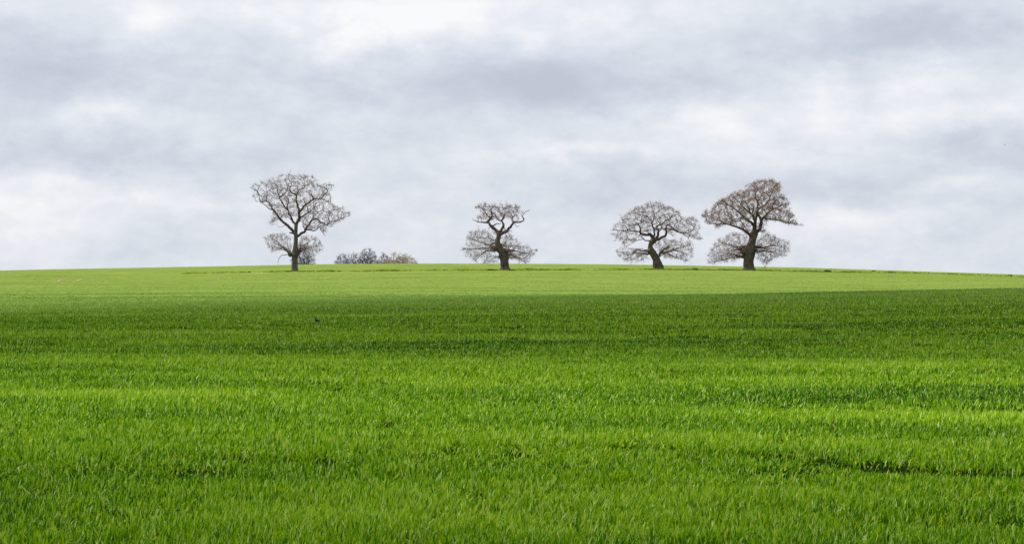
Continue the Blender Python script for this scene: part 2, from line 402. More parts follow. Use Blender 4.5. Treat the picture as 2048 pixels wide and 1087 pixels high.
# ------------------------------------------------------------------ branch geometry
class Tube:
    def __init__(s): s.V = []; s.F = []; s.S = []; s.n = 0
    def add(s, P, R, sides=5, rough=0., cap=True):
        P = np.asarray(P, float); R = np.asarray(R, float); k = len(P)
        if k < 2: return
        T = np.gradient(P, axis=0); T /= np.linalg.norm(T, axis=1, keepdims=True)+1e-9
        ref = np.array([0.13, .95, .21]); A = np.cross(T, ref); A /= np.linalg.norm(A, axis=1, keepdims=True)+1e-9
        B = np.cross(T, A); th = np.arange(sides)*2*pi/sides
        rr = R[:, None]*np.ones(sides)
        if rough:
            i, j = np.meshgrid(np.arange(k)*.35, np.cos(th)*1.5, indexing='ij'); j2 = np.sin(th)[None]*1.5
            rr = rr*(1+rough*(vnoise(i+P[0, 0]*3+j2, j+7, 5)-.5)*2+rough*.6*(vnoise(i*2.7+j2*2, j*2.3, 9)-.5)*2)
        V = P[:, None]+A[:, None]*(np.cos(th)[None, :, None]*rr[..., None])+B[:, None]*(np.sin(th)[None, :, None]*rr[..., None])
        s.V.append(V.reshape(-1, 3)); a = np.arange(k*sides).reshape(k, sides)+s.n; b = np.roll(a, -1, 1)
        f = np.stack([a[:-1], b[:-1], b[1:], a[1:]], -1).reshape(-1, 4)
        s.F.append(f.ravel()); s.S += [4]*len(f); s.n += k*sides
        if cap:
            s.F.append(a[-1]); s.S.append(sides)
            s.F.append(a[0][::-1]); s.S.append(sides)
    def twigs(s, P, D, L, R, bend=.3):
        """many thin two-piece twigs at once, three-sided"""
        n = len(P)
        if n == 0: return
        D = D/(np.linalg.norm(D, axis=1, keepdims=True)+1e-9)
        D2 = D+rng.normal(0, bend, D.shape); D2 /= np.linalg.norm(D2, axis=1, keepdims=True)
        A = np.cross(D, np.array([.2, .9, .3])); A /= np.linalg.norm(A, axis=1, keepdims=True)+1e-9; B = np.cross(D, A)
        p0 = P; p1 = P+D*(L*.5)[:, None]; p2 = p1+D2*(L*.5)[:, None]
        V = []
        for p, r in ((p0, R), (p1, R*.75)):
            for k in range(3):
                V.append(p+(A*cos(k*2.094)+B*sin(k*2.094))*r[:, None])
        V.append(p2); V = np.stack(V, 1)
        b = (np.arange(n)*7)[:, None]+s.n
        q = np.concatenate([b+np.array([k, (k+1) % 3, 3+(k+1) % 3, 3+k])[None] for k in range(3)]+[b+np.array([3+k, 3+(k+1) % 3, 6])[None] for k in range(3)], 1)
        s.V.append(V.reshape(-1, 3)); s.F.append(q.ravel()); s.S += [4, 4, 4, 3, 3, 3]*n; s.n += 7*n
        return p1, p2, D2
    def obj(s, name, material, parent):
        return mesh_obj(name, np.concatenate(s.V), np.concatenate(s.F), s.S, material, parent)
def spline(P, step):
    P = np.asarray(P, float)
    if len(P) > 2:
        out = []; Q = np.vstack([2*P[0]-P[1], P, 2*P[-1]-P[-2]])
        for i in range(1, len(Q)-2):
            t = np.linspace(0, 1, 8, endpoint=False)[:, None]; a, b, c, d = Q[i-1:i+3]
            out.append(.5*((2*b)+(c-a)*t+(2*a-5*b+4*c-d)*t**2+(3*b-a-3*c+d)*t**3))
        P = np.vstack(out+[P[-1:]])
    L = np.concatenate([[0], np.cumsum(np.linalg.norm(np.diff(P[:, :3], axis=0), axis=1))])
    k = max(2, int(L[-1]/step)+1); u = np.linspace(0, L[-1], k)
    return np.stack([np.interp(u, L, P[:, i]) for i in range(P.shape[1])], 1)
def inpoly(x, y, poly):
    poly = np.asarray(poly, float); ins = np.zeros(len(x), bool); j = len(poly)-1
    for i in range(len(poly)):
        xi, yi = poly[i]; xj, yj = poly[j]
        c = ((yi > y) != (yj > y)) & (x < (xj-xi)*(y-yi)/(yj-yi+1e-9)+xi); ins ^= c; j = i
    return ins
def fill(poly, n, depth, edge_bias=0):
    """points inside a crown outline (local x,z), given a rounded depth"""
    poly = np.asarray(poly, float); lo = poly.min(0); hi = poly.max(0); c = (lo+hi)/2; hw = (hi-lo)/2
    pts = []
    while sum(map(len, pts)) < n:
        p = lo+(hi-lo)*rng.random((n*2, 2)); p = p[inpoly(p[:, 0], p[:, 1], poly)]; pts.append(p)
    p = np.concatenate(pts)[:n]
    r = np.abs(p[:, 0]-c[0])/hw[0]; dd = depth*np.sqrt(np.clip(1-r**2, .06, 1))
    d = (rng.random(n)*2-1)*dd
    q = np.stack([p[:, 0], d, p[:, 1]], 1)
    k = rng.random(n) < .28; q[k] += rng.normal(0, .27, (k.sum(), 3)); return q
def colonize(seeds, attr, step, kill, infl, iters, wig=.25, up=0.):
    nodes = [s for s in seeds]; par = [-1]*len(seeds); N = np.array(nodes)
    best = np.full(len(attr), 1e9); bi = np.zeros(len(attr), int); alive = np.ones(len(attr), bool)
    new0 = 0; childdirs = {}
    for it in range(iters):
        blk = N[new0:]
        for s0 in range(0, len(blk), 256):
            b = blk[s0:s0+256]; d = np.linalg.norm(attr[:, None]-b[None], axis=2); k = d.argmin(1); dm = d[np.arange(len(attr)), k]
            up_ = dm < best; best[up_] = dm[up_]; bi[up_] = new0+s0+k[up_]
        alive &= best > kill
        a = np.where(alive & (best < infl))[0]
        if len(a) == 0: break
        v = attr[a]-N[bi[a]]; v /= np.linalg.norm(v, axis=1, keepdims=True)
        acc = np.zeros((len(N), 3)); np.add.at(acc, bi[a], v); src = np.unique(bi[a])
        dirs = acc[src]; dirs /= np.linalg.norm(dirs, axis=1, keepdims=True)+1e-9
        dirs += rng.normal(0, wig, dirs.shape); dirs[:, 2] += up; dirs /= np.linalg.norm(dirs, axis=1, keepdims=True)
        keepi = []
        for q, s_ in enumerate(src):
            c = childdirs.setdefault(s_, [])
            if len(c) >= 3: continue
            c.append(1); keepi.append(q)
        if not keepi: break
        new0 = len(N); N = np.vstack([N, N[src[keepi]]+dirs[keepi]*step]); par += list(src[keepi])
    return N, np.array(par)
def grow(T, seeds, seedr, attr, step, kill, infl, tip_r, twl, twn, wig=.25, up=0., twup=.3, expo=.5, droop=0., iters=90, twr=.011):
    N, par = colonize(seeds, attr, step, kill, infl, iters, wig, up)
    ns = len(seeds); n = len(N); desc = np.ones(n); kids = [[] for _ in range(n)]
    for i in range(n-1, ns-1, -1):
        desc[par[i]] += desc[i]; kids[par[i]].append(i)
    R = tip_r*np.maximum(1, desc*.32)**expo
    starts = [(s_, k) for s_ in range(ns) for k in kids[s_]]
    while starts:
        p, c = starts.pop(); chain = [p, c]
        while kids[c]:
            ks = sorted(kids[c], key=lambda q: -desc[q])
            for o in ks[1:]: starts.append((c, o))
            c = ks[0]; chain.append(c)
        P = N[chain]; r = R[chain].copy()
        if p < ns: r[0] = min(r[1]*1.2, max(seedr[p], .01)); r[1] = min(r[1], max(seedr[p], r[1]*.6))
        else: r[0] = r[1]
        T.add(P, np.maximum(r, tip_r*.8), 4 if r[0] < .04 else 5, cap=False)
    # fine twigs at the outer nodes
    outer = np.where((desc < 7) & (np.arange(n) >= ns))[0]
    dirs = np.zeros((n, 3)); dirs[ns:] = N[ns:]-N[par[ns:]]
    b = np.repeat(outer, twn); D = dirs[b]/step+rng.normal(0, .75, (len(b), 3)); D[:, 2] += twup-droop
    L = twl*(.4+1.0*rng.random(len(b)))
    r = T.twigs(N[b]-dirs[b]*rng.random((len(b), 1)), D, L, np.full(len(b), twr), .35)
    if r:
        p1, p2, D2 = r; k = rng.random(len(b)) < .7
        D3 = D2[k]+rng.normal(0, .6, (k.sum(), 3)); T.twigs(p1[k], D3, L[k]*.6, np.full(k.sum(), twr*.7), .4)
        D3 = D2+rng.normal(0, .6, D2.shape); T.twigs((p1+p2)/2, D3, L*.4, np.full(len(D2), twr*.6), .4)
    return n

def burr_mesh(c, R, k, parent, material):
    """knobbly swelling on the trunk: one lumpy mass"""
    nu, nv = 22, 14; th = np.linspace(0, 2*pi, nu, endpoint=False); ph = np.linspace(.02, pi-.02, nv)
    PH, TH = np.meshgrid(ph, th, indexing='ij')
    rr = 1+.42*(fbm(TH*0+np.cos(TH)*2.2*np.sin(PH)+k, np.cos(PH)*2.2+np.sin(TH)*1.9*np.sin(PH), 91+k, 3)-.5)*2
    V = np.stack([c[0]+R[0]*rr*np.sin(PH)*np.cos(TH), c[1]+R[1]*rr*np.sin(PH)*np.sin(TH), c[2]+R[2]*rr*np.cos(PH)], -1).reshape(-1, 3)
    a = np.arange(nu*nv).reshape(nv, nu); b = np.roll(a, -1, 1)
    f = np.stack([a[:-1], a[1:], b[1:], b[:-1]], -1).reshape(-1, 4); S_ = [4]*len(f)+[nu, nu]
    return mesh_obj('burr', V, np.concatenate([f.ravel(), a[0], a[-1][::-1]]), S_, material, parent)

def build_tree(spec):
    ox, oy, sc = spec['crop']; bx, by = spec['base']; Y0 = spec['dist']
    wx = ((ox+bx/sc)-1024)*Y0/F
    ppm = F/math.hypot(Y0, wx)*sc*(Y0/math.hypot(Y0, wx))**0
    root = bpy.data.objects.new(spec['name'], None); COL.objects.link(root); root.empty_display_size = .5
    gz = float(ground(np.array([wx]), np.array([Y0]))[0])
    root.location = (wx, Y0, gz); root.rotation_euler = (0, 0, -math.atan2(wx, Y0))
    tag(root, spec['label'], 'tree', spec.get('group'))
    loc = lambda p, d=0.: np.array([(p[0]-bx)/ppm, d, (by-p[1])/ppm])
    # trunk
    tr = np.array([[*loc(p), p[2]/ppm] for p in spec['trunk']]); tr[0, 2] -= .35
    tr = spline(tr, .16); tr[:, 0] += .05*(fbm(tr[:, 2]*.9, tr[:, 2]*0, 3, 3)-.5)
    T = Tube(); flare = 1+.45*np.exp(-np.maximum(tr[:, 2], 0)/.35)
    T.add(tr[:, :3], tr[:, 3]*flare, 18, spec.get('rough', .16))
    for p, q in spec.get('stubs', []):
        a = spline(np.array([[*loc(x_), x_[2]/ppm] for x_ in q]), .12); T.add(a[:, :3], a[:, 3], 9, .2)
    T.obj('trunk', spec['bark'], root)
    for i, (p, R) in enumerate(spec.get('burrs', [])):
        burr_mesh(loc(p), np.array(R)/ppm, i+spec['seed'], root, spec['bark'])
    # limbs
    allp = [tr[::2, :3]]; allr = [tr[::2, 3]]; seeds = []; seedr = []
    slopes = spec['slopes']; li = 0
    for grp in spec['limbs']:
        T = Tube()
        for k, (r0, r1, pts) in enumerate(grp):
            A = np.concatenate(allp); P = [loc(p) for p in pts]; d = np.linalg.norm((A-P[0])[:, [0, 2]], axis=1); j = d.argmin()
            d0 = A[j, 1]; sl = slopes[li % len(slopes)]*(1 if k == 0 else -.8 if k % 2 else .9); li += 1
            P = np.array(P); arc = np.concatenate([[0], np.cumsum(np.linalg.norm(np.diff(P, axis=0), axis=1))])
            P[:, 1] = d0+sl*arc*.75
            if d[j] < 1.0: P = np.vstack([A[j][None], P]) if d[j] > .12 else np.vstack([A[j][None], P[1:]])
            rr = (r1*.7+(r0-r1*.7)*(1-np.linspace(0, 1, len(P)))**1.35)/ppm
            Q = spline(np.column_stack([P, rr]), .14)
            nn = len(Q); s_ = rng.random()*50; w = spec.get('wig', .13)*np.minimum(1, np.arange(nn)/6)
            for ax, q in ((0, 0), (1, 9), (2, 19)): Q[:, ax] += w*(fbm(np.arange(nn)*.22+s_+q, np.zeros(nn), 101+q, 2)-.5)*2
            T.add(Q[:, :3], Q[:, 3], 8 if r0 > 8 else 6, .14)
            allp.append(Q[:, :3]); allr.append(Q[:, 3])
            st = 4 if k == 0 else 2
            seeds.append(Q[st::2, :3]); seedr.append(Q[st::2, 3])
        T.obj('limb', spec.get('limbmat', M_LIMB), root)
    seeds = np.concatenate(seeds); seedr = np.concatenate(seedr)
    T = Tube(); tot = 0
    for poly, n, depth in spec['crown']:
        pl = [loc(p)[[0, 2]] for p in poly]
        at = fill(pl, n, depth)
        tot += grow(T, seeds, seedr, at, .24, .34, spec.get('infl', 1.8), .0095, spec.get('twl', .42), spec.get('twn', 3), wig=.19, up=.05, twr=spec.get('twr', .0075))
    T.obj('crown', spec['twig'], root)
    # lower skirt of shoots from the burrs
    if spec.get('skirt'):
        T = Tube(); ss = []; sr = []; shoots = []
        for origin, poly, nsh, nat, depth, lift in spec['skirt']:
            pl = [loc(p)[[0, 2]] for p in poly]
            tg = fill(pl, nsh, depth)
            for t in tg:
                o = origin[rng.integers(len(origin))]; o = loc(o)+np.array([rng.normal(0, .12), rng.normal(0, .25), rng.normal(0, .12)])
                d = t-o; ln = np.linalg.norm(d)
                c = o+d*.5+np.array([0, 0, lift*ln])+rng.normal(0, .06, 3)*ln; u = np.linspace(0, 1, max(4, int(ln/.25)))[:, None]
                P = (1-u)**2*o+2*u*(1-u)*c+u*u*t; P += .03*rng.normal(0, 1, P.shape)*np.minimum(1, u*3)
                T.add(P, np.linspace(.014+.006*ln, .008, len(P)), 4, cap=False)
                ss.append(P[3:]); sr.append(np.full(len(P[3:]), .02))
            shoots.append((pl, int(nat*.85), depth))
        for pts, r0 in spec.get('skirt_limbs', []):
            P = np.array([loc(p) for p in pts]); P[:, 1] = np.linspace(0, rng.uniform(-1, 1), len(P)); P = spline(P, .2)
            T.add(P, np.linspace(r0/ppm, .02, len(P)), 6, .1); ss.append(P[2:]); sr.append(np.full(len(P)-2, .03))
        ss = np.concatenate(ss); sr = np.concatenate(sr)
        for pl, nat, depth in shoots:
            grow(T, ss, sr, fill(pl, nat, depth), .22, .30, 1.4, .008, .42, 5, wig=.2, up=-.02, twup=.05, twr=.0065)
        T.obj('lower_shoots', spec.get('skirt_twig', spec['twig']), root)
    return root

T1 = dict(name='bare_tree', crop=(480, 330, 4.725), base=(515, 1003), dist=290, seed=1, bark=M_BARK_GREY, twig=M_TWIG, twn=5, slopes=[.5, -.6, .15, -.35, .6, -.5, .4],
 label='tallest slender bare tree on a straight grey trunk, leftmost of the four',
 group=None, rough=.06,
 trunk=[(515,1005,31),(516,950,28),(518,870,28),(520,825,31),(524,770,22),(527,700,20),(528,620,17),(530,560,17),(532,540,15)],
 stubs=[(0, [(515,640,9),(490,638,6),(466,634,7)])],
 burrs=[((515,835), (42,40,26)), ((478,838), (24,26,22)), ((556,826), (14,16,12))],
 limbs=[
 [(15,3,[(520,655),(490,605),(440,560),(385,510),(345,460),(315,415),(290,370),(255,335),(215,345),(180,320),(182,280),(158,232),(108,200)]),
  (5,2,[(315,415),(282,408),(245,375),(190,345),(150,325)]),(5,2,[(255,335),(243,292),(200,290),(172,245),(190,190)]),(4,2,[(247,298),(262,250),(305,215)]),
  (4,2,[(385,510),(400,470),(440,460),(430,420)]),(4,2,[(345,460),(330,400),(370,380)]),(3,2,[(440,560),(400,575),(360,585)])],
 [(13,3,[(527,562),(500,530),(472,470),(450,420),(412,370),(383,320),(375,295),(356,240),(350,190),(312,165),(265,155)]),
  (7,2,[(380,298),(420,265),(438,243),(405,205),(385,178)]),(7,3,[(450,420),(448,370),(455,320),(440,290),(475,285)]),(5,2,[(500,530),(450,490),(398,468)]),(4,2,[(438,243),(455,190),(430,140)])],
 [(14,3,[(535,560),(556,500),(560,440),(545,380),(530,330),(530,285),(545,255),(575,225),(612,210),(660,175),(710,150)]),
  (8,2,[(530,285),(490,265),(470,230),(480,190),(460,140),(450,100)]),(4,2,[(612,210),(590,170),(548,120)]),(3,2,[(545,255),(538,215),(548,180)]),(3,2,[(610,205),(600,150),(640,110)])],
 [(10,3,[(558,450),(585,410),(625,370),(670,342),(710,320),(748,315),(790,282),(817,250),(810,210),(840,190),(882,190)]),
  (6,2,[(700,320),(670,285),(640,260),(600,250)]),(4,2,[(625,370),(600,330),(590,290)]),(4,2,[(812,230),(780,215),(720,195)]),(4,2,[(748,315),(830,340),(860,320)])],
 [(10,3,[(552,530),(575,490),(620,460),(660,437),(682,412),(690,380),(697,320)]),(6,2,[(642,440),(635,400),(652,385),(690,355)]),(4,2,[(682,412),(740,380),(800,350),(850,345)])],
 [(14,3,[(535,672),(590,635),(620,600),(650,555),(680,510),(705,497),(742,515),(782,540),(825,555),(850,525),(900,518),(950,502),(1000,480),(1045,455)]),
  (7,2,[(625,603),(680,610),(722,605),(750,570),(795,560),(870,575)]),(5,2,[(682,508),(695,440),(702,380),(730,330)]),(5,2,[(848,525),(835,480),(862,440),(930,400),(960,435)]),
  (4,2,[(700,475),(750,430),(830,435),(900,415),(1010,452)]),(4,2,[(752,572),(770,620),(805,660)]),(5,2,[(612,600),(590,560),(615,490),(640,470)])]],
 crown=[([(105,200),(150,175),(260,150),(330,140),(410,100),(500,88),(620,90),(675,105),(710,150),(780,180),(885,180),(850,250),(860,330),(920,390),(1050,440),(1040,480),(980,510),(890,570),(800,570),(820,660),(760,610),(640,610),(590,560),(520,470),(440,500),(380,520),(300,560),(270,530),(330,470),(270,400),(180,330),(120,330),(130,250)], 2300, 4.2)],
 skirt=[([(478,838),(490,830),(470,828)], [(240,680),(280,645),(340,628),(400,632),(440,655),(490,670),(500,760),(460,810),(400,800),(290,815),(250,750)], 34, 420, 2.4, .10),
        ([(556,826),(545,815)], [(550,700),(600,672),(660,668),(725,680),(765,715),(785,785),(740,830),(640,810),(580,820),(550,780)], 30, 380, 2.4, .12)],
 skirt_limbs=[([(465,838),(430,840),(390,850),(365,890),(360,935)], 4)])
T2 = dict(name='bare_tree', crop=(900, 380, 6.04), base=(665, 948), dist=290, seed=5, bark=M_BARK, twig=M_TWIG, twn=6, slopes=[.5, -.5, .3, -.4], wig=.16,
 label='squat bare oak with a small forked upper crown, second from left',
 trunk=[(665,955,52),(662,900,46),(658,830,50),(650,775,52),(636,730,52),(606,700,48),(583,655,40),(574,605,31),(585,545,28),(590,505,27),(588,490,22)],
 stubs=[(0, [(668,790,30),(680,750,24),(684,705,19)])],
 burrs=[((560,690), (42,40,34)), ((600,672), (34,36,30)), ((690,800), (22,30,40)), ((640,770), (52,54,40))],
 limbs=[
 [(24,4,[(590,505),(550,460),(512,430),(472,395),(450,372),(410,370),(350,372),(300,350),(275,320)]),
  (17,3,[(455,378),(475,342),(500,312),(490,270),(500,220),(520,192),(558,180)]),(9,2,[(495,312),(450,290),(430,250),(400,210),(350,190),(305,205)]),(6,2,[(350,372),(330,330),(360,300)]),
  (12,6,[(520,415),(560,395),(606,376)]),(5,2,[(430,250),(390,200),(430,150)])],
 [(22,6,[(598,490),(635,440),(642,392),(620,360),(582,345),(555,312),(540,270)]),(12,3,[(622,362),(645,322),(652,290),(682,262),(645,215),(692,190)]),(6,2,[(652,290),(600,250),(570,200)])],
 [(22,4,[(612,520),(670,480),(722,440),(752,400),(772,375),(842,370),(892,342),(880,300),(902,260),(968,240)]),(8,2,[(765,372),(745,350),(762,310),(800,260),(832,190)]),
  (6,2,[(780,390),(812,430),(842,405)]),(5,2,[(762,310),(705,245),(722,180)]),(6,2,[(890,340),(865,300),(890,240)]),(12,8,[(842,370),(852,382)])]],
 crown=[([(300,200),(350,170),(430,140),(480,165),(560,165),(620,200),(690,165),(800,160),(850,190),(840,260),(830,330),(760,330),(700,330),(660,300),(600,330),(520,330),(440,340),(350,330),(330,300),(400,280),(350,230)], 1300, 2.2),
        ([(500,440),(650,450),(760,490),(720,560),(600,560),(480,520)], 90, 1.4)],
 skirt=[([(545,640),(540,680),(535,700),(550,720),(560,600)], [(180,530),(220,490),(320,462),(430,458),(530,520),(545,560),(520,640),(520,720),(470,800),(290,855),(240,780),(130,700),(200,650)], 46, 640, 3.2, .05),
        ([(605,640),(650,690),(700,720),(710,770),(705,800)], [(610,560),(730,515),(800,570),(850,640),(950,670),(1060,700),(1050,745),(980,790),(950,860),(880,868),(800,840),(720,830),(700,760),(640,660)], 46, 640, 3.2, .05),
        ([(610,800),(620,780)], [(370,870),(430,780),(560,760),(600,800),(590,860),(430,875)], 10, 120, 1.6, .06)],
 skirt_limbs=[([(540,625),(460,642),(380,620),(280,585),(210,560)], 9),([(530,690),(420,685),(300,692),(150,698)], 9),([(535,712),(440,722),(350,785),(288,852)], 9),([(700,705),(780,715),(880,740),(1000,750)], 10),
  ([(700,775),(760,770),(850,820),(920,860)], 10),([(720,800),(820,800),(900,802),(965,740)], 6),([(600,795),(530,800),(470,850)], 7)])
T3 = dict(name='bare_tree', crop=(1200, 380, 6.04), base=(705, 944), dist=290, seed=9, bark=M_BARK, twig=M_TWIG, twn=5, slopes=[-.5, .6, -.2, .45, -.6], wig=.16,
 label='round-topped bare oak with twisting dark limbs on a crooked leaning trunk, third from left',
 trunk=[(705,950,54),(697,885,54),(682,820,44),(652,760,42),(622,712,42),(610,665,28),(620,622,31),(648,585,40),(658,555,32)],
 burrs=[((740,905), (24,24,44)), ((612,712), (44,40,34))],
 limbs=[
 [(24,6,[(645,560),(602,522),(550,532),(500,522),(477,500),(490,452),(460,390),(497,375),(507,308)]),(9,2,[(482,490),(420,480),(342,470),(280,482),(220,470),(150,450)]),(13,5,[(645,535),(592,502),(572,475),(522,492)]),
  (7,2,[(342,470),(300,420),(250,390)]),(5,2,[(460,392),(400,420),(330,400),(270,350)])],
 [(14,3,[(612,605),(552,587),(512,560),(490,545)]),(6,2,[(515,577),(430,600),(370,642),(290,690)])],
 [(14,3,[(655,540),(660,500),(645,440),(630,390),(642,340),(660,290),(692,250),(742,215),(792,195)]),(8,2,[(632,357),(580,325),(530,295),(452,270),(385,262)]),(6,2,[(662,285),(640,220),(632,165)]),(6,2,[(632,382),(572,365),(500,360),(430,340)]),(4,2,[(530,295),(490,240),(440,210)])],
 [(18,4,[(680,570),(702,510),(707,470),(690,440),(695,407),(742,400),(792,365),(852,325),(892,290),(952,300)]),(10,4,[(722,388),(700,340),(716,318)]),(6,3,[(742,402),(735,470),(700,500)]),(5,2,[(852,325),(880,260),(850,210)])],
 [(20,4,[(680,580),(742,562),(787,530),(797,480),(780,440),(832,402),(882,440),(932,480),(1002,500),(1052,540),(1080,577)]),(11,2,[(802,447),(902,462),(962,490),(1022,505),(1080,490),(1132,440),(1112,402),(1032,395),(990,440)]),
  (7,2,[(1075,545),(1090,510),(1150,550),(1225,575)]),(4,2,[(812,490),(852,520),(885,547)]),(5,2,[(882,440),(920,380),(980,340)]),(4,2,[(1132,440),(1150,390),(1120,330)])]],
 crown=[([(140,450),(230,360),(290,290),(360,250),(450,180),(560,140),(620,128),(740,140),(870,180),(970,250),(1000,320),(1110,305),(1180,350),(1200,440),(1200,520),(1240,580),(1150,590),(1060,560),(960,520),(850,500),(760,470),(700,480),(620,490),(520,540),(450,600),(290,650),(250,600),(180,590),(150,500)], 2500, 4.2)],
 skirt=[([(590,715),(600,750)], [(180,700),(300,690),(440,685),(560,695),(580,760),(560,835),(430,860),(290,830),(220,790)], 16, 360, 2.4, .05),
        ([(715,775),(735,740),(790,690)], [(650,640),(760,560),(880,565),(1100,600),(1120,670),(1130,780),(1060,850),(960,830),(800,820),(740,800),(720,740),(660,690)], 34, 620, 3.2, .06)],
 skirt_limbs=[([(600,715),(500,715),(440,700),(400,740),(340,760),(215,712)], 11),([(445,710),(370,782),(300,822)], 6),([(600,757),(510,755),(442,810),(350,822)], 8),([(712,780),(740,730),(800,682),(865,628)], 13),
  ([(735,747),(800,740),(900,790),(1000,822)], 8),([(800,740),(900,710),(1010,740),(1110,780)], 7),([(790,692),(900,650),(1100,662)], 6)])
T4 = dict(name='bare_tree', crop=(1380, 340, 4.94), base=(582, 976), dist=290, seed=13, bark=M_BARK, twig=M_TWIG_PINK, skirt_twig=M_TWIG, twn=8, twl=.46, twr=.0095, slopes=[.45, -.6, .3, -.25, .6, -.5], wig=.1,
 label='densest bare oak with a tiered rusty brown crown, rightmost of the four',
 trunk=[(582,982,52),(580,920,48),(582,860,50),(592,800,56),(602,750,45),(612,690,38),(622,640,38),(640,600,36),(644,575,26)],
 burrs=[((545,795), (42,42,40)), ((512,772), (24,24,22)), ((640,762), (28,30,28)), ((588,830), (50,50,34))],
 limbs=[
 [(18,3,[(610,640),(560,600),(510,570),(450,542),(400,530),(350,520),(280,515),(200,515),(140,500)]),(8,2,[(352,517),(300,490),(240,470),(190,440),(130,430)]),(7,2,[(400,528),(422,482),(500,455),(520,420)]),(5,2,[(300,490),(280,430),(230,400)]),(6,2,[(422,482),(360,430),(330,390)])],
 [(17,3,[(638,600),(625,540),(600,510),(560,480),(522,450),(480,410),(430,370),(380,340),(310,330),(255,320)]),(8,4,[(522,450),(502,485),(540,545),(572,605)]),(5,2,[(430,370),(420,310),(380,270)]),(5,2,[(380,340),(330,300),(290,290)])],
 [(18,3,[(636,560),(640,490),(620,440),(590,410),(560,388),(520,350),(490,310),(450,280),(400,250)]),(8,2,[(590,410),(580,360),(550,320),(522,270),(560,220)]),(7,2,[(620,430),(625,360),(600,340)]),(5,2,[(520,350),(500,260),(470,220)])],
 [(15,3,[(645,580),(642,500),(660,430),(665,370),(665,310),(645,270),(650,220),(665,180),(640,140)]),(5,2,[(665,310),(700,260),(690,220)]),(4,2,[(655,190),(620,150),(590,125)])],
 [(20,3,[(655,605),(690,560),(702,500),(682,440),(672,382),(722,345),(762,310),(790,250),(806,215),(822,170),(842,130),(885,112)]),(5,2,[(792,248),(722,200),(702,170),(720,120)]),(5,2,[(722,345),(700,290),(740,240)])],
 [(14,3,[(692,555),(702,490),(752,430),(802,390),(852,370),(882,402),(935,410)]),(7,2,[(802,390),(822,330),(862,280),(900,260)]),(9,2,[(752,468),(830,482),(900,500),(960,517),(1022,520),(1085,542)]),(5,2,[(960,517),(980,470),(1022,440)]),(5,2,[(852,370),(900,340),(950,330)])]],
 crown=[([(105,440),(150,400),(250,380),(330,370),(240,330),(300,280),(380,235),(480,200),(580,180),(625,160),(575,118),(700,88),(820,98),(900,130),(912,170),(850,220),(940,260),(975,340),(960,390),(1020,420),(1030,480),(1080,540),(1000,535),(900,510),(800,480),(720,500),(690,440),(620,470),(560,500),(480,510),(400,520),(340,540),(250,565),(260,515),(140,510),(180,480)], 2500, 4.4), ([(480,545),(740,515),(770,590),(680,625),(500,600)], 80, 1.6)],
 skirt=[([(545,795),(512,772),(530,850),(560,740)], [(170,870),(220,740),(290,670),(370,620),(480,600),(565,640),(585,700),(540,770),(520,860),(440,890),(300,900),(200,915)], 62, 900, 3.4, .05),
        ([(640,762),(640,800),(650,740)], [(660,640),(760,608),(860,645),(985,700),(980,780),(940,840),(830,860),(760,922),(700,900),(640,850),(645,760)], 54, 800, 3.4, .06)],
 skirt_limbs=[([(650,755),(720,755),(820,730),(960,760)], 8),([(510,775),(430,740),(330,720),(230,760)], 7),([(520,850),(420,850),(300,880),(190,905)], 7)])
for t in (T1, T2, T3, T4): build_tree(t)

# ------------------------------------------------------------------ trees and bushes beyond the ridge
def far_tree(px, py_top, half, Y0, label, twig, nat, stems, seed, lean=0, kind='bare_tree', thick=.12, cat='tree'):
    nat = int(nat*2.2)
    x = (px-1024)*Y0/F; gz = float(ground(np.array([x]), np.array([Y0]))[0]); H = CAM_H+(543.5-py_top)*Y0/F-gz
    R = half*Y0/F; crest = CAM_H+(543.5-528)*Y0/F-gz
    root = bpy.data.objects.new(kind, None); COL.objects.link(root); root.location = (x, Y0, gz); root.rotation_euler = (0, 0, -math.atan2(x, Y0))
    tag(root, label, cat, 'trees and bushes beyond the ridge')
    T = Tube(); seeds = []; sr = []
    for i in range(stems):
        a = rng.random()*2*pi; s = R*.18*rng.random()
        tx = R*.62*(2*(i+.5)/stems-1)+rng.normal(0, .2); ty = rng.uniform(-.5, .5)*R; top = H*(.80-.25*abs(tx)/R)
        P = np.array([[s*cos(a)+tx*.12, s*sin(a), -.3], [tx*.25, ty*.2, crest*.6], [tx*.55+rng.normal(0, .3)*thick*6, ty*.6, crest+(top-crest)*.35], [tx*.8+lean+rng.normal(0, .3), ty, crest+(top-crest)*.7], [tx*1.0+lean, ty, top]])
        Q = spline(P, .25); w = .12*fbm(np.arange(len(Q))*.3+i*9, np.zeros(len(Q)), 5+i, 2); Q[:, 0] += w
        r = np.linspace(thick, .035, len(Q)); T.add(Q, r, 6, .1); seeds.append(Q[len(Q)//4:]); sr.append(r[len(Q)//4:])
    T.obj('trunk', M_TWIG_DARK if twig is not M_TWIG_TAN else M_TWIG_TAN, root)
    seeds = np.concatenate(seeds); sr = np.concatenate(sr)
    at = rng.normal(0, 1, (nat, 3)); at /= np.linalg.norm(at, axis=1, keepdims=True); at *= (rng.random(nat)**.33)[:, None]
    zc = crest*.35; at[:, 2] = np.abs(at[:, 2]); lump = .85+.3*vnoise(at[:, 0]*3+seed, at[:, 2]*3, seed)
    at = at*np.array([R*1.1, R*.7, H-zc])*lump[:, None]+np.array([lean*.5, 0, zc])
    T = Tube(); grow(T, seeds, sr, at, .28, .36, 2.2, .020, .5, 6, wig=.3, up=.12, twup=.5, twr=.013)
    T.obj('crown', twig, root)
    return root
far_tree(609, 486, 24, 400, 'grey bushy tree beyond the ridge, showing just right of the leftmost trunk', M_TWIG_GREY, 700, 6, 1)
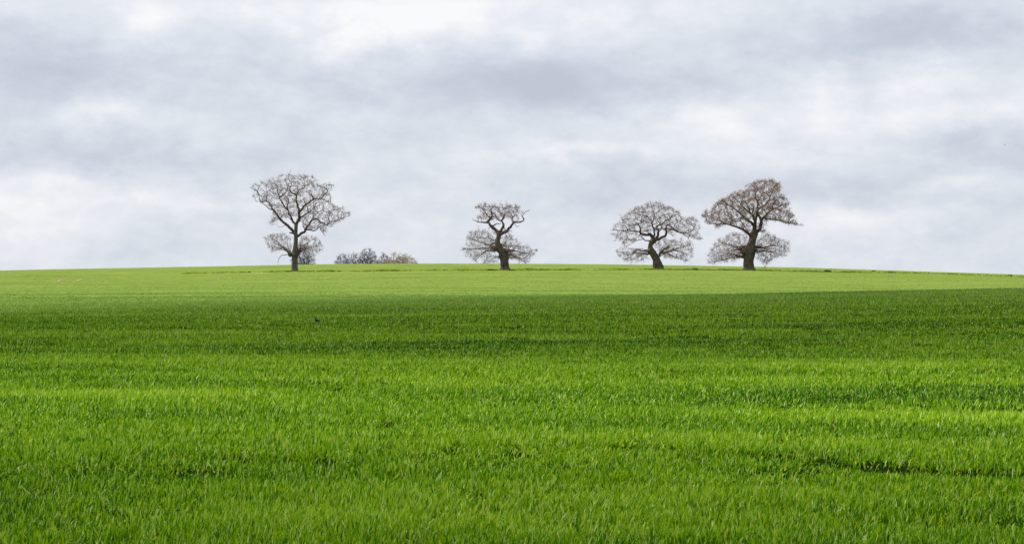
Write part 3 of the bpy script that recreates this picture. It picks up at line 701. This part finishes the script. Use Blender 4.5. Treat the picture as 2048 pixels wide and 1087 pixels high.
far_tree(684, 508, 19, 415, 'small bare bush beyond the ridge at the left end of the thicket', M_TWIG_DARK, 420, 6, 2, kind='bare_bush', cat='bush')
far_tree(707, 500, 17, 425, 'slender upright dark bare tree between the small left bush and the tallest thicket tree', M_TWIG_DARK, 420, 5, 3)
far_tree(733, 496.5, 24, 410, 'darkest and tallest tree of the thicket on the skyline, with black crooked stems', M_TWIG_DARK, 750, 4, 4, lean=.3, thick=.2)
far_tree(766, 504, 18, 430, 'thin grey bare tree between the dark thicket tree and the tan one', M_TWIG_GREY, 480, 5, 5)
far_tree(799, 503, 34, 412, 'rounded tan tree coming into bud at the right of the skyline thicket', M_TWIG_TAN, 950, 6, 6, kind='budding_tree')
far_tree(831, 518, 8, 420, 'tiny bare bush at the far right end of the skyline thicket', M_TWIG_GREY, 90, 3, 7, thick=.06, kind='bare_bush', cat='bush')

# ------------------------------------------------------------------ weed clumps along the strip under the trees
M_WEED = blade_mat('weed_leaf', [(0, (.018,.045,.008)), (.5, (.045,.09,.012)), (1, (.10,.16,.02))])
def clump(px, py, w, h, label, n=240, dist=288):
    x = (px-1024)*dist/F; gz = float(ground(np.array([x]), np.array([dist]))[0]); W = w*dist/F/2; H = h*dist/F*.8
    root = bpy.data.objects.new('weed_clump', None); COL.objects.link(root); root.location = (x, dist, gz)
    tag(root, label, 'plant', 'dark weed clumps in the rough grass strip')
    def part(name, k, hs, wd, seg):
        a = rng.random(k)*2*pi; r = np.sqrt(rng.random(k))*W; lx = r*np.cos(a); ly = r*np.sin(a)*.7
        L = H*hs*(.6+.6*rng.random(k))*np.sqrt(np.clip(1.15-(r/W)**2, .15, 1))
        blades(name, lx, ly, L, np.full(k, wd), .15+.7*rng.random(k), a+rng.normal(0, .6, k), rng.random(k), seg, None, z=np.zeros(k), parent=root, material=M_WEED, face=rng.random(k)*6.28)
    part('foliage', n, .9, .09, 3)
clump(1655, 544, 14, 7, 'widest dark weed clump, first to the right of the largest oak')
clump(1690, 545, 6, 4, 'low dark weed clump between the widest clump and a long flat one', 120)
clump(1706, 545, 13, 4, 'long flat dark weed clump on the strip right of the largest oak', 160)
clump(1747, 543, 7, 6, 'small round dark weed clump standing alone close under the skyline', 140, 300)
clump(1782, 546, 7, 5, 'small dark weed clump in the middle of the right-hand strip', 140)
clump(1832, 547, 9, 3, 'flattest faint weed clump right of the middle of the strip', 110)
clump(2020, 553, 8, 7, 'lone dark round weed clump near the right edge of the view', 180)
clump(1390, 541, 9, 6, 'dark weed clump in the gap between the round-topped oak and the largest oak', 180)
clump(1506, 541, 13, 5, 'low weed clump at the foot of the largest oak', 150, 286)
clump(984, 541, 22, 5, 'spreading weed clump at the left foot of the squat oak', 260, 286)
clump(1024, 541, 16, 4, 'low weed clump trailing right of the squat oak trunk', 170, 286)
clump(578, 546, 20, 5, 'spreading weed clump at the foot of the tall leftmost tree', 240, 286)
clump(376, 551, 14, 4, 'low dark weed clump at the left end of the scraped strip', 150, 286)
clump(499, 548, 5, 4, 'small dark weed clump on the scraped strip left of the tallest tree', 100, 286)
clump(679, 546, 8, 3, 'dark weed clump on the strip just below the skyline thicket', 110, 286)

# ------------------------------------------------------------------ birds
m, g, out = mat('dark_plumage')
bs = g.n('ShaderNodeBsdfPrincipled'); tcn = g.n('ShaderNodeTexCoord').outputs['Object']
g.put(bs.inputs['Base Color'], g.ramp(g.noise(tcn, 60, 3, .6), [(.35, (.006,.006,.007)), (.7, (.018,.017,.018))])); bs.inputs['Roughness'].default_value = .5
g.put(out.inputs[0], bs.outputs[0]); M_BIRD = m
def bird(px, py, dist, zoff, scale, flying, label, yaw):
    x = (px-1024)*dist/F
    z = float(ground(np.array([x]), np.array([dist]))[0])+zoff if not flying else CAM_H+(543.5-py)*dist/F
    root = bpy.data.objects.new('bird', None); COL.objects.link(root); root.location = (x, dist, z); root.rotation_euler = (0, 0, yaw); root.scale = (scale,)*3
    tag(root, label, 'bird')
    T = Tube()   # body from tail to beak along +x, one lofted surface
    if flying: P = [(-.20,0,.0,.012),(-.12,0,.005,.022),(-.06,0,.01,.04),(0,0,.012,.05),(.05,0,.016,.042),(.085,0,.022,.028),(.105,0,.026,.027),(.125,0,.025,.018),(.15,0,.022,.004)]
    else: P = [(-.19,0,.075,.010),(-.11,0,.10,.018),(-.06,0,.125,.038),(0,0,.15,.052),(.045,0,.18,.046),(.065,0,.21,.030),(.08,0,.235,.029),(.10,0,.24,.020),(.135,0,.235,.003)]
    Q = spline(np.array(P, float), .008); T.add(Q[:, :3], Q[:, 3], 12); T.obj('body', M_BIRD, root)
    if flying:
        for s in (-1, 1):
            T = Tube(); W = spline(np.array([(.03,s*.02,.02,.022),(.05,s*.12,.07,.03),(.02,s*.22,.08,.024),(-.05,s*.33,.06,.004)], float), .02); V0 = len(T.V)
            T.add(W[:, :3], W[:, 3], 8); v = T.V[0]; c = np.repeat(W[:, 2], 8); T.V[0][:, 2] = c+(v[:, 2]-c)*.2; T.V[0][:, 0] = np.repeat(W[:, 0], 8)+(v[:, 0]-np.repeat(W[:, 0], 8))*1.8
            T.obj('wing', M_BIRD, root)
    else:
        for s in (-1, 1):
            T = Tube(); W = spline(np.array([(.04,s*.042,.165,.022),(-.02,s*.050,.15,.03),(-.09,s*.034,.12,.02),(-.17,s*.012,.085,.004)], float), .015); T.add(W[:, :3], W[:, 3], 8); T.obj('wing', M_BIRD, root)
            T = Tube(); T.add(np.array([(0,s*.022,.12),(.012,s*.024,.05),(0,s*.024,0)]), np.array([.008,.005,.004]), 6); T.add(np.array([(-.015,s*.024,.002),(.03,s*.026,.002)]), np.array([.004,.002]), 5); T.obj('leg', M_BIRD, root)
bird(633, 650, 61, .0, .80, False, 'tiny dark bird half hidden in the shaded green crop', radians(248))
bird(2009, 289, 420, 0, 1.0, True, 'tiny dark bird flying high in the clouds at the right', radians(25))
